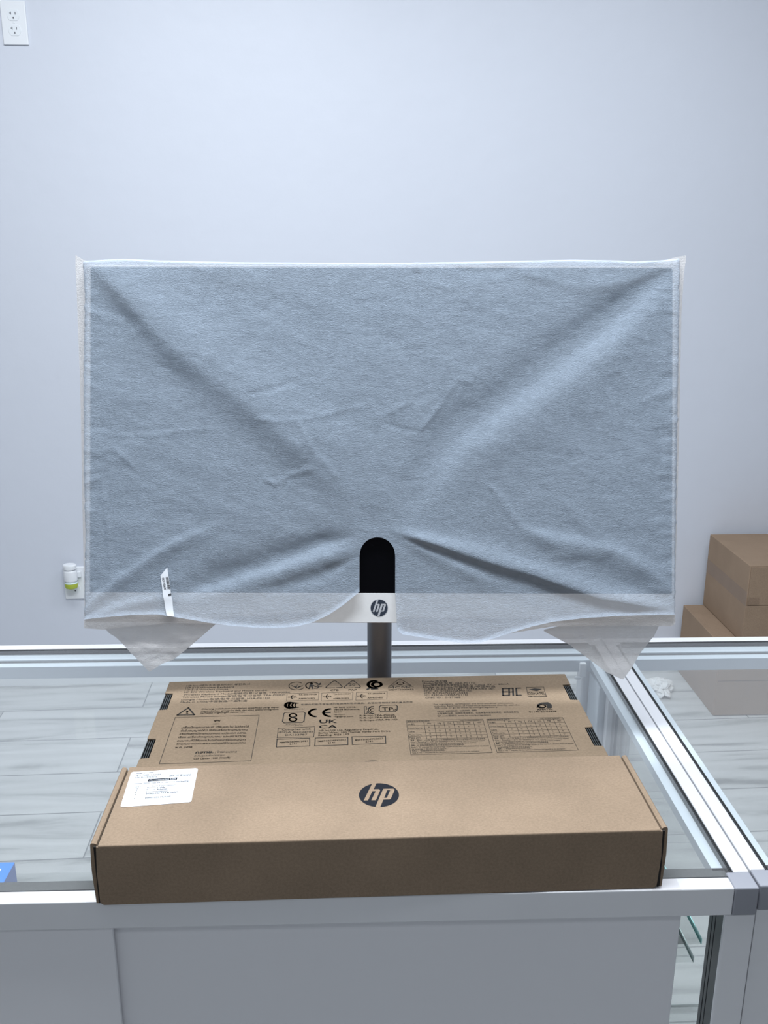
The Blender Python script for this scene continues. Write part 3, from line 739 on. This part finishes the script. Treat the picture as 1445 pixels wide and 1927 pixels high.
# dongle block
for s, a, b, c, d in (('Dongle:適配器', 680, 97, 1025, 95), ('Model/型號/型号: HSA-P011D', 688, 125, 1408, 120), ('Rating/額定電壓電流/额定电压电流: 5V ⎓ 60mA', 692, 152, 2560-170*6.0, 146), ('Made in China/中國製造/中国制造', 698, 178, 1680, 168),
        ('CAN ICES-003(B) / NMB-003 (B)', 704, 203, 1665, 196), ('FCC ID: EMJDHSAP011D', 708, 230, 1352, 226), ('IFT: RCPHPHS21-4443', 714, 257, 1300, 253), ('IC: 4251A-DHSAP011D', 720, 283, 1305, 279), ('CNC ID : C-27568', 725, 318, 1205, 314)): T(Z4, s, a, b, c, d, 2.9, .006)
T(ZB, '5V ⎓ 60mA', 682, 124, 812, 120, 2.8, .006)
for stroke in ([(800, 143), (772, 143), (775, 184), (803, 183)], [(774, 163), (799, 162)], [(811, 184), (810, 142), (832, 141), (835, 183)], [(811, 164), (833, 163)], [(876, 140), (852, 141), (855, 183), (880, 182)]): pr.line([ZB(*q) for q in stroke], .0019)
pr.line([ZB(924, 192), ZB(912, 136), ZB(1014, 134), ZB(1030, 190)], .0005, True); pr.poly([ZB(926, 150), ZB(960, 142), ZB(1004, 146), ZB(975, 158)]); pr.line([ZB(918, 164), ZB(1018, 162)], .0005)
T(ZB, 'CONATEL', 924, 180, 1026, 178, 4.2, .01); T(ZB, 'NR: 2021-12-I-0742', 930, 192, 1036, 190, 2.2, .01)
pr.poly([ZB(972, 256), ZB(975, 238), ZB(1000, 226), ZB(1040, 224), ZB(1062, 238), ZB(1064, 258), ZB(1035, 258), ZB(1030, 240), ZB(1005, 234), ZB(990, 246), ZB(1010, 256)]); pr.arc(ZB(1003, 248), 7, 3, 0, 360, .0016, 16)
T(ZB, 'ANATEL', 978, 272, 1068, 269, 3.4, .03); T(ZB, '01170-22-03698', 930, 286, 1092, 282, 3.0, .01)
for s, a, b, c, d in (('For regulatory, certification and environmental information,', 365, 240, 838, 232), ('including Restriction of Hazardous Substances (RoHS), scan the', 368, 251, 872, 243), ('QR code, or go to www.hp.com/go/regulatory.', 372, 262, 745, 256),
        ('如需法規、認證和環境資訊，包括限用物質，請掃描', 386, 283, 620, 276), ('如需管制法規、認證和環境資訊，包括有害物質限制規定，請掃描或前往', 388, 296, 868, 286), ('QR code或前往 www.hp.com/go/regulatory', 386, 309, 705, 303)): T(ZB, s, a, b, c, d, 2.5, .0)
# two tables
def table(P0, P1, P2, P3, xc, rows):
    """corners top-left, top-right, bottom-right, bottom-left"""
    A_, B_, C_, D_ = [Vector(Kf(*p)) for p in (P0, P1, P2, P3)]
    Q = lambda s, t: (A_*(1-s)+B_*s)*(1-t)+(D_*(1-s)+C_*s)*t
    ln = lambda a, b, w=.0003: pr.line([Q(*a), Q(*b)], w, raw=True)
    for a, b in (((0, 0), (1, 0)), ((1, 0), (1, 1)), ((1, 1), (0, 1)), ((0, 1), (0, 0))): ln(a, b, .0004)
    for t in rows: ln((0, t), (1, t))
    for s in xc: ln((s, rows[0]), (s, rows[-1]), .0004)
    hh = abs(Q(0, 0).y-Q(0, 1).y)
    def tx(body, s0, s1, t, k=.045): put_text(pf.bm, body, Q(s0, t), Q(s1, t), hh*k)
    tx('限用物質含有情況標示', .01, .3, rows[0]-.01, .03); tx('Unit: Wireless keyboard', .7, .95, rows[0]-.01, .03)
    hd = ('Pb', 'Hg', 'Cd', 'Cr+6', 'PBB', 'PBDE')
    for i, r in enumerate(rows[1:]):
        tx(('Unit 單元', 'Circuit boards', 'Cable', 'Plastic parts', 'Metal part')[i % 5], .01, (.10, .19, .085, .17, .15)[i % 5], r-.02, .045)
        for j, s in enumerate(xc):
            tx(hd[j] if i == 0 else random.choice(('-', 'O', 'O', 'X')), s+.045, s+(.09 if i == 0 else .065), r-.035, .045)
    for j, (s, e) in enumerate((('備考1. "超出0.1 wt %"及"超出0.01 wt %"係指限用物質之百分比含量超出百分比含量基準值。', .97), ('Note 1: "Exceeding 0.1 wt %" and "exceeding 0.01 wt %" indicate that the percentage content', .95), ('of the restricted substance exceeds the reference percentage value of presence condition.', .84), ('備考2. "O" 係指該項限用物質之百分比含量未超出百分比含量基準值。', .68),
                               ('Note 2: "O" indicates that the percentage content of the restricted substance does not exceed', .98), ('the percentage of reference value of presence.', .45), ('備考3. "-" 係指該項限用物質為排除項目。', .43), ('Note 3: The "-" indicates that the restricted substance corresponds to the exemption.', .85))):
        t = rows[-1]+.055+j*(1-rows[-1]-.06)/7.6; tx(s, .02, e, t, .036)
table(Z6(55, 62), Z6(602, 50), Z6(670, 290), Z6(88, 305), (.225, .355, .485, .61, .735, .87), (.05, .155, .27, .38, .475, .56))
table(Z6(630, 50), Z6(1172, 38), Z6(1286, 272), Z6(706, 290), (.225, .355, .485, .61, .735, .87), (.05, .155, .27, .38, .475, .56))
pr.build('printed_marks', M['ink2'], kb, H+.0002)
pf.build('table_print', M['ink2'], kb, H+.0002)
tp_ = Kf(700, 1431.5); rr_ = .0178; cc_ = (tp_[0], tp_[1]-rr_); ink = Ink(Kf)
a0_ = math.asin((.0006-cc_[1])/rr_)
ink.tri([[(cc_[0]+rr_*cos(a0_+(pi-2*a0_)*i/24), cc_[1]+rr_*sin(a0_+(pi-2*a0_)*i/24)) for i in range(25)]])
ink.build('printed_logo', M['ink'], kb, H+.00025)

# ------------------------------------------------------------------ front box: plain accessories carton
ax, ay, aa = -.2090, .6080, R(.90)
AW, AD, AH = .4590, .1118, .0550
ab = thing('accessory_carton', 'plain brown tuck-top box with white packing label and round black logo, nearest the camera', 'cardboard box', (ax, ay, TOP+.0004), aa)
def Af(u, v, z=TOP+AH+.0004):
    p = onz(u, v, z); dxx, dyy = p.x-ax, p.y-ay
    return (dxx*cos(aa)+dyy*sin(aa), -dxx*sin(aa)+dyy*cos(aa))
print('front corners', Af(166, 1598), Af(180, 1594), Af(1258, 1565), Af(1262, 1569), Af(1187, 1427), Af(232, 1447))
e = .0065
bm = bmesh.new()
box(e+.0006, AW-e-.0006, .0001, AD, AH-.0022, AH, bm)                 # top
lid = obj('lid', bm, M['card'], ab, bevel=.0009)
bm = bmesh.new(); v_ = []
fr_ = [(.0058, AH-.0009), (AW-.0058, AH-.0009), (AW-.0048, .03), (AW-.0062, .002), (AW-.0085, 0), (.0075, 0), (.0048, .002), (.0045, .03)]
a = [bm.verts.new((x, 0, z)) for x, z in fr_]; b = [bm.verts.new((x, .002, z)) for x, z in fr_]
bm.faces.new(a); bm.faces.new(b[::-1])
for i in range(8): bm.faces.new((a[i], b[i], b[(i+1) % 8], a[(i+1) % 8]))
obj('front_flap', bm, M['card'], ab, bevel=.0008)
bm = bmesh.new()
box(.004, AW-.004, .0075, AD-.002, 0, AH-.0035, bm)
obj('tray', bm, M['card'], ab)
for s in (0, 1):
    bm = bmesh.new()
    # rolled side wall: outer face, rounded top edge
    prof = [(0.0012, 0), (0, .03), (.0004, AH-.0015), (.0016, AH-.0002), (.0036, AH-.0004), (.0052, AH-.0012), (e-.0008, AH-.004), (e-.001, .0)]
    rings = []
    for yy in (.0028, .006, AD*.5, AD-.001):
        rings.append([bm.verts.new(((x if not s else AW-x), yy+(.001 if z > AH-.01 else 0), z)) for x, z in prof])
    for r0, r1 in zip(rings, rings[1:]):
        for i in range(len(prof)-1): bm.faces.new((r0[i], r0[i+1], r1[i+1], r1[i]))
    bm.faces.new(rings[0]); bm.faces.new(rings[-1][::-1])
    obj('rolled_side', bm, M['card'], ab)
    bm = bmesh.new(); lo, hi = (e-.0012, e+.0014) if not s else (AW-e-.0014, AW-e+.0012)
    box(lo, hi, .0024, AD-.002, AH-.006, AH-.0034, bm); box(*((.0035, .006) if not s else (AW-.006, AW-.0035)), .0015, .0028, .001, AH-.002, bm)
    obj('crease_shade', bm, M['dark'], ab)  # dark strips painting the shade between lid and rolled side
L1 = lambda x, y: (220+x*.1107, 1440+y*.1107)
pr = Ink(Af)
cor = [Af(*L1(*q)) for q in ((55, 722), (1262, 632), (1380, 55), (245, 122))]
P = []
for i in range(4):
    c0 = Vector(cor[i]); pv = (Vector(cor[i-1])-c0).normalized()*.0022; nx = (Vector(cor[(i+1) % 4])-c0).normalized()*.0022
    P += [c0+pv, c0+(pv+nx)*.28, c0+nx]
lb = prism([(p.x, p.y) for p in P], AH+.0001, AH+.0004)
lab = obj('packing_label', lb, M['paper'], ab)
def TL(s, a, b, c, d, h, bold=.02): pr.text(s, L1(a, b), L1(c, d), h, bold)
TL('Model: 27-cr0006', 332, 160, 622, 142, 2.6); TL('SKU: 7G8B1AA#ABA', 318, 195, 755, 174, 2.7); TL('S/N: 8CC42636XL', 308, 232, 688, 212, 2.7)
TL('(some items may be in separate packaging)', 298, 332, 1228, 284, 2.6, .02)
TL('QTY', 308, 390, 410, 385, 2.6); TL('Item Description', 595, 372, 990, 348, 2.4)
for y, x in ((420, 338), (452, 328), (485, 316), (520, 305), (590, 284)): TL('1', x, y, x+10, y-1, 2.4)
TL('Power Cable', 512, 405, 818, 390, 2.8, .03); TL('Power Adapter', 504, 440, 862, 420, 2.8, .03); TL('Documentation', 497, 474, 858, 452, 2.8, .03)
TL('WIRELESS KEYBOARD', 488, 508, 1030, 476, 3.0, .03); TL('WIRELESS MOUSE', 470, 580, 915, 550, 3.0, .03)
x = 0; rnd = random.Random(5)
while x < 1:
    w = rnd.choice((.012, .02, .03)); f = lambda s, t: L1(890+16*t+s*362, 205-s*16-t*36)
    pr.poly([f(x, 0), f(x+w, 0), f(x+w, 1), f(x, 1)]); x += w+rnd.choice((.014, .022, .03))
def holed(ink):
    ink.poly([L1(525, 287), L1(1022, 255), L1(1030, 218), L1(537, 245)])
holed(pr)
pr.build('label_print', M['ink'], lab, AH+.0005)
pr = Ink(Af); TL('Accessories List', 548, 276, 1008, 248, 2.7, .035); pr.build('label_heading', M['paper'], lab, AH+.0006)
# logo
c0 = Af(713, 1496); la = (Af(751, 1495)[0]-Af(675.5, 1497)[0])/2; lbb = (Af(713, 1474)[1]-Af(713, 1518.5)[1])/2
ink = Ink(Af); add_disc(ink, c0, la, lbb); lgo = ink.build('printed_logo', M['ink'], ab, AH+.00015)
ink = Ink(Af)
for q in hp_logo(c0, la, lbb): ink.tri(q)
ink.build('logo_letters', M['card'], lgo, AH+.0003)

# ------------------------------------------------------------------ blue carton on the shelf inside the case
bb = thing('blue_carton', 'small bright blue printed box inside the display case at the left edge', 'box', (-.3575, .690, .8991))
bm = box(-.049, .049, -.014, .014, 0, .036)
for f in bm.faces:
    if f.calc_center_median().x > .045: f.material_index = 1
obj('carton_body', bm, [M['blue'], M['blue2']], bb, bevel=.0005)
ink = Ink(lambda u, v: (0, 0)); put_text(ink.bm, 'RAM', Vector((.012, -.001)), Vector((.0405, -.001)), .006, .0)
ink.build('carton_print', M['paper'], bb, .0363)

# ------------------------------------------------------------------ wall outlets (plates follow the wall)
def wall_pt(u, v, off=0):
    r = ray(u, v); t = (WY-off)/(r.y-WR*r.x); return CAM+r*t
def outlet(label, c, w, h, slots_):
    t = thing('wall_outlet', label, 'electrical outlet', c, WA)
    bm = box(-w/2, w/2, -.006, 0, -h/2, h/2)
    obj('cover_plate', bm, M['white'], t, bevel=.0035, seg=3)
    for zc in (.0195, -.0195):
        bm = bmesh.new(); P = []
        for i in range(40):
            a_ = 2*pi*i/40; P.append((.0172*cos(a_), max(-.0142, min(.0142, .0172*sin(a_)))))
        fr = [bm.verts.new((x, -.0072, z)) for x, z in P]; bk = [bm.verts.new((x*1.04, -.0058, z*1.04)) for x, z in P]
        bm.faces.new(fr)
        for i in range(40): bm.faces.new((fr[i], fr[(i+1) % 40], bk[(i+1) % 40], bk[i]))
        rc = obj('receptacle', bm, M['trim'], t); rc.location.z = zc
        bm = bmesh.new()
        box(-.0073, -.0053, -.0076, -.0071, .001, .0085, bm); box(-.0105, -.0073, -.0076, -.0071, .0040, .0055, bm); box(.0052, .0070, -.0076, -.0071, .001, .0078, bm)
        lathe([(.0024, 0), (.0024, .0005)], 14, bm, (0, 0, 0))
        for v in bm.verts[-28:]: v.co = Vector((v.co.x, -.0071-v.co.z, v.co.y-.0075))
        obj('socket_slots', bm, M['slot'], rc)
    bm = lathe([(.0028, 0), (.002, .0008)], 16)
    for v in bm.verts: v.co = Vector((v.co.x, -.0062-v.co.z, v.co.y))
    obj('plate_screw', bm, M['trim'], t)
    return t
p0 = wall_pt(27.5, 43.5)
outlet('white duplex wall outlet with nothing plugged in, in the top left corner', p0, .0715, .116, 0)
p1 = wall_pt(124, 1126.5); 
outlet('low white wall outlet behind the display, with an air freshener plugged in', (p1.x+.0365, p1.y+.0012, p1.z+.058), .072, .116, 0)
af = thing('plug_in_air_freshener', 'white plug-in scented oil warmer with green oil in low wall outlet', 'air freshener', wall_pt(135, 1108, .03), WA)
k_ = 1.0
def pl(name, prof, m, z, sx=1, sy=.8, par=af): 
    o = obj(name, lathe(prof, 32, None, (0, 0, z), sx, sy), m, par, smooth=False, bevel=.001); return o
pl('housing', [(.0175, .026), (.0225, .032), (.0225, .060), (.019, .066), (.015, .068)], M['white'], 0)
pl('cap', [(.015, .068), (.0215, .071), (.0225, .084), (.019, .088)], M['white'], 0)
pl('oil_bottle', [(.010, .0), (.0195, .004), (.022, .012), (.0215, .020)], M['oil'], 0)
pl('bottle_neck', [(.0215, .0202), (.020, .025), (.017, .0258)], M['gedge2'], 0)
obj('plug_bridge', box(.0, .030, .014, .0235, .035, .055), M['white'], af, bevel=.002)

# ------------------------------------------------------------------ cartons against the back wall, tissue on the floor
def carton(label, xa, xb, yf_, yr_, z0, z1, tape, rz):
    t = thing('shipping_carton', label, 'cardboard box', (xa, yf_, z0), rz)
    W, D, Hh = xb-xa, yr_-yf_, z1-z0
    obj('carton_body', box(0, W, 0, D, 0, Hh), M['card3'], t, bevel=.003)
    obj('carton_flap', box(.004, W, -.0035, -.0003, Hh*.50, Hh-.004), M['card3'], t, bevel=.0008)
    obj('carton_flap', box(.002, W, -.0035, -.0003, .003, Hh*.49), M['card3'], t, bevel=.0008)
    if tape:
        bm = bmesh.new(); box(-.0006, -.0002, -.001, D, Hh*.48, Hh*.66, bm); box(-.0006, .04, -.0042, -.0037, Hh*.49, Hh*.60, bm)
        obj('tape_strip', bm, M['tape'], t)
    return t
carton('lower brown shipping carton on the floor against the back wall', 1.1665, 1.78, 2.625, 2.965, 0, .2534, False, R(0))
carton('upper brown shipping carton with a taped side, stacked on the other carton', 1.238, 1.80, 2.636, 2.968, .2540, .516, True, R(.2))
bm = bmesh.new(); bmesh.ops.create_icosphere(bm, subdivisions=4, radius=1)
for v in bm.verts:
    n_ = v.co.copy(); d = 1+.45*noise.noise(n_*1.7+Vector((3, 1, 0)))-.5*abs(noise.noise(n_*3.3))
    v.co = Vector((n_.x*.052*d*(1+.35*n_.y), n_.y*.058*d, max(0, (n_.z*.026*d+.016))))
ts = obj('crumpled_tissue', bm, M['tissue']); ts.location = (1.045, 2.80, 0); tag(ts, 'crumpled white tissue lying on the grey floor near the cartons', 'tissue')

# ------------------------------------------------------------------ ceiling lamps that hold the lights
names = ('above the counter', 'nearest the back wall, left', 'nearest the back wall, right', 'added as fill behind the camera')
for (x, y, sx, sy, w), nm in zip(PANELS, names):
    t = thing('ceiling_lamp', 'white rectangular ceiling lamp '+nm, 'ceiling lamp', (x, y, CEIL-.03))
    bm = bmesh.new()
    for a, b, c, d in ((-sx/2-.02, -sx/2, -sy/2-.02, sy/2+.02), (sx/2, sx/2+.02, -sy/2-.02, sy/2+.02), (-sx/2, sx/2, -sy/2-.02, -sy/2), (-sx/2, sx/2, sy/2, sy/2+.02)): box(a, b, c, d, 0, .029, bm)
    obj('lamp_frame', bm, M['white'], t)
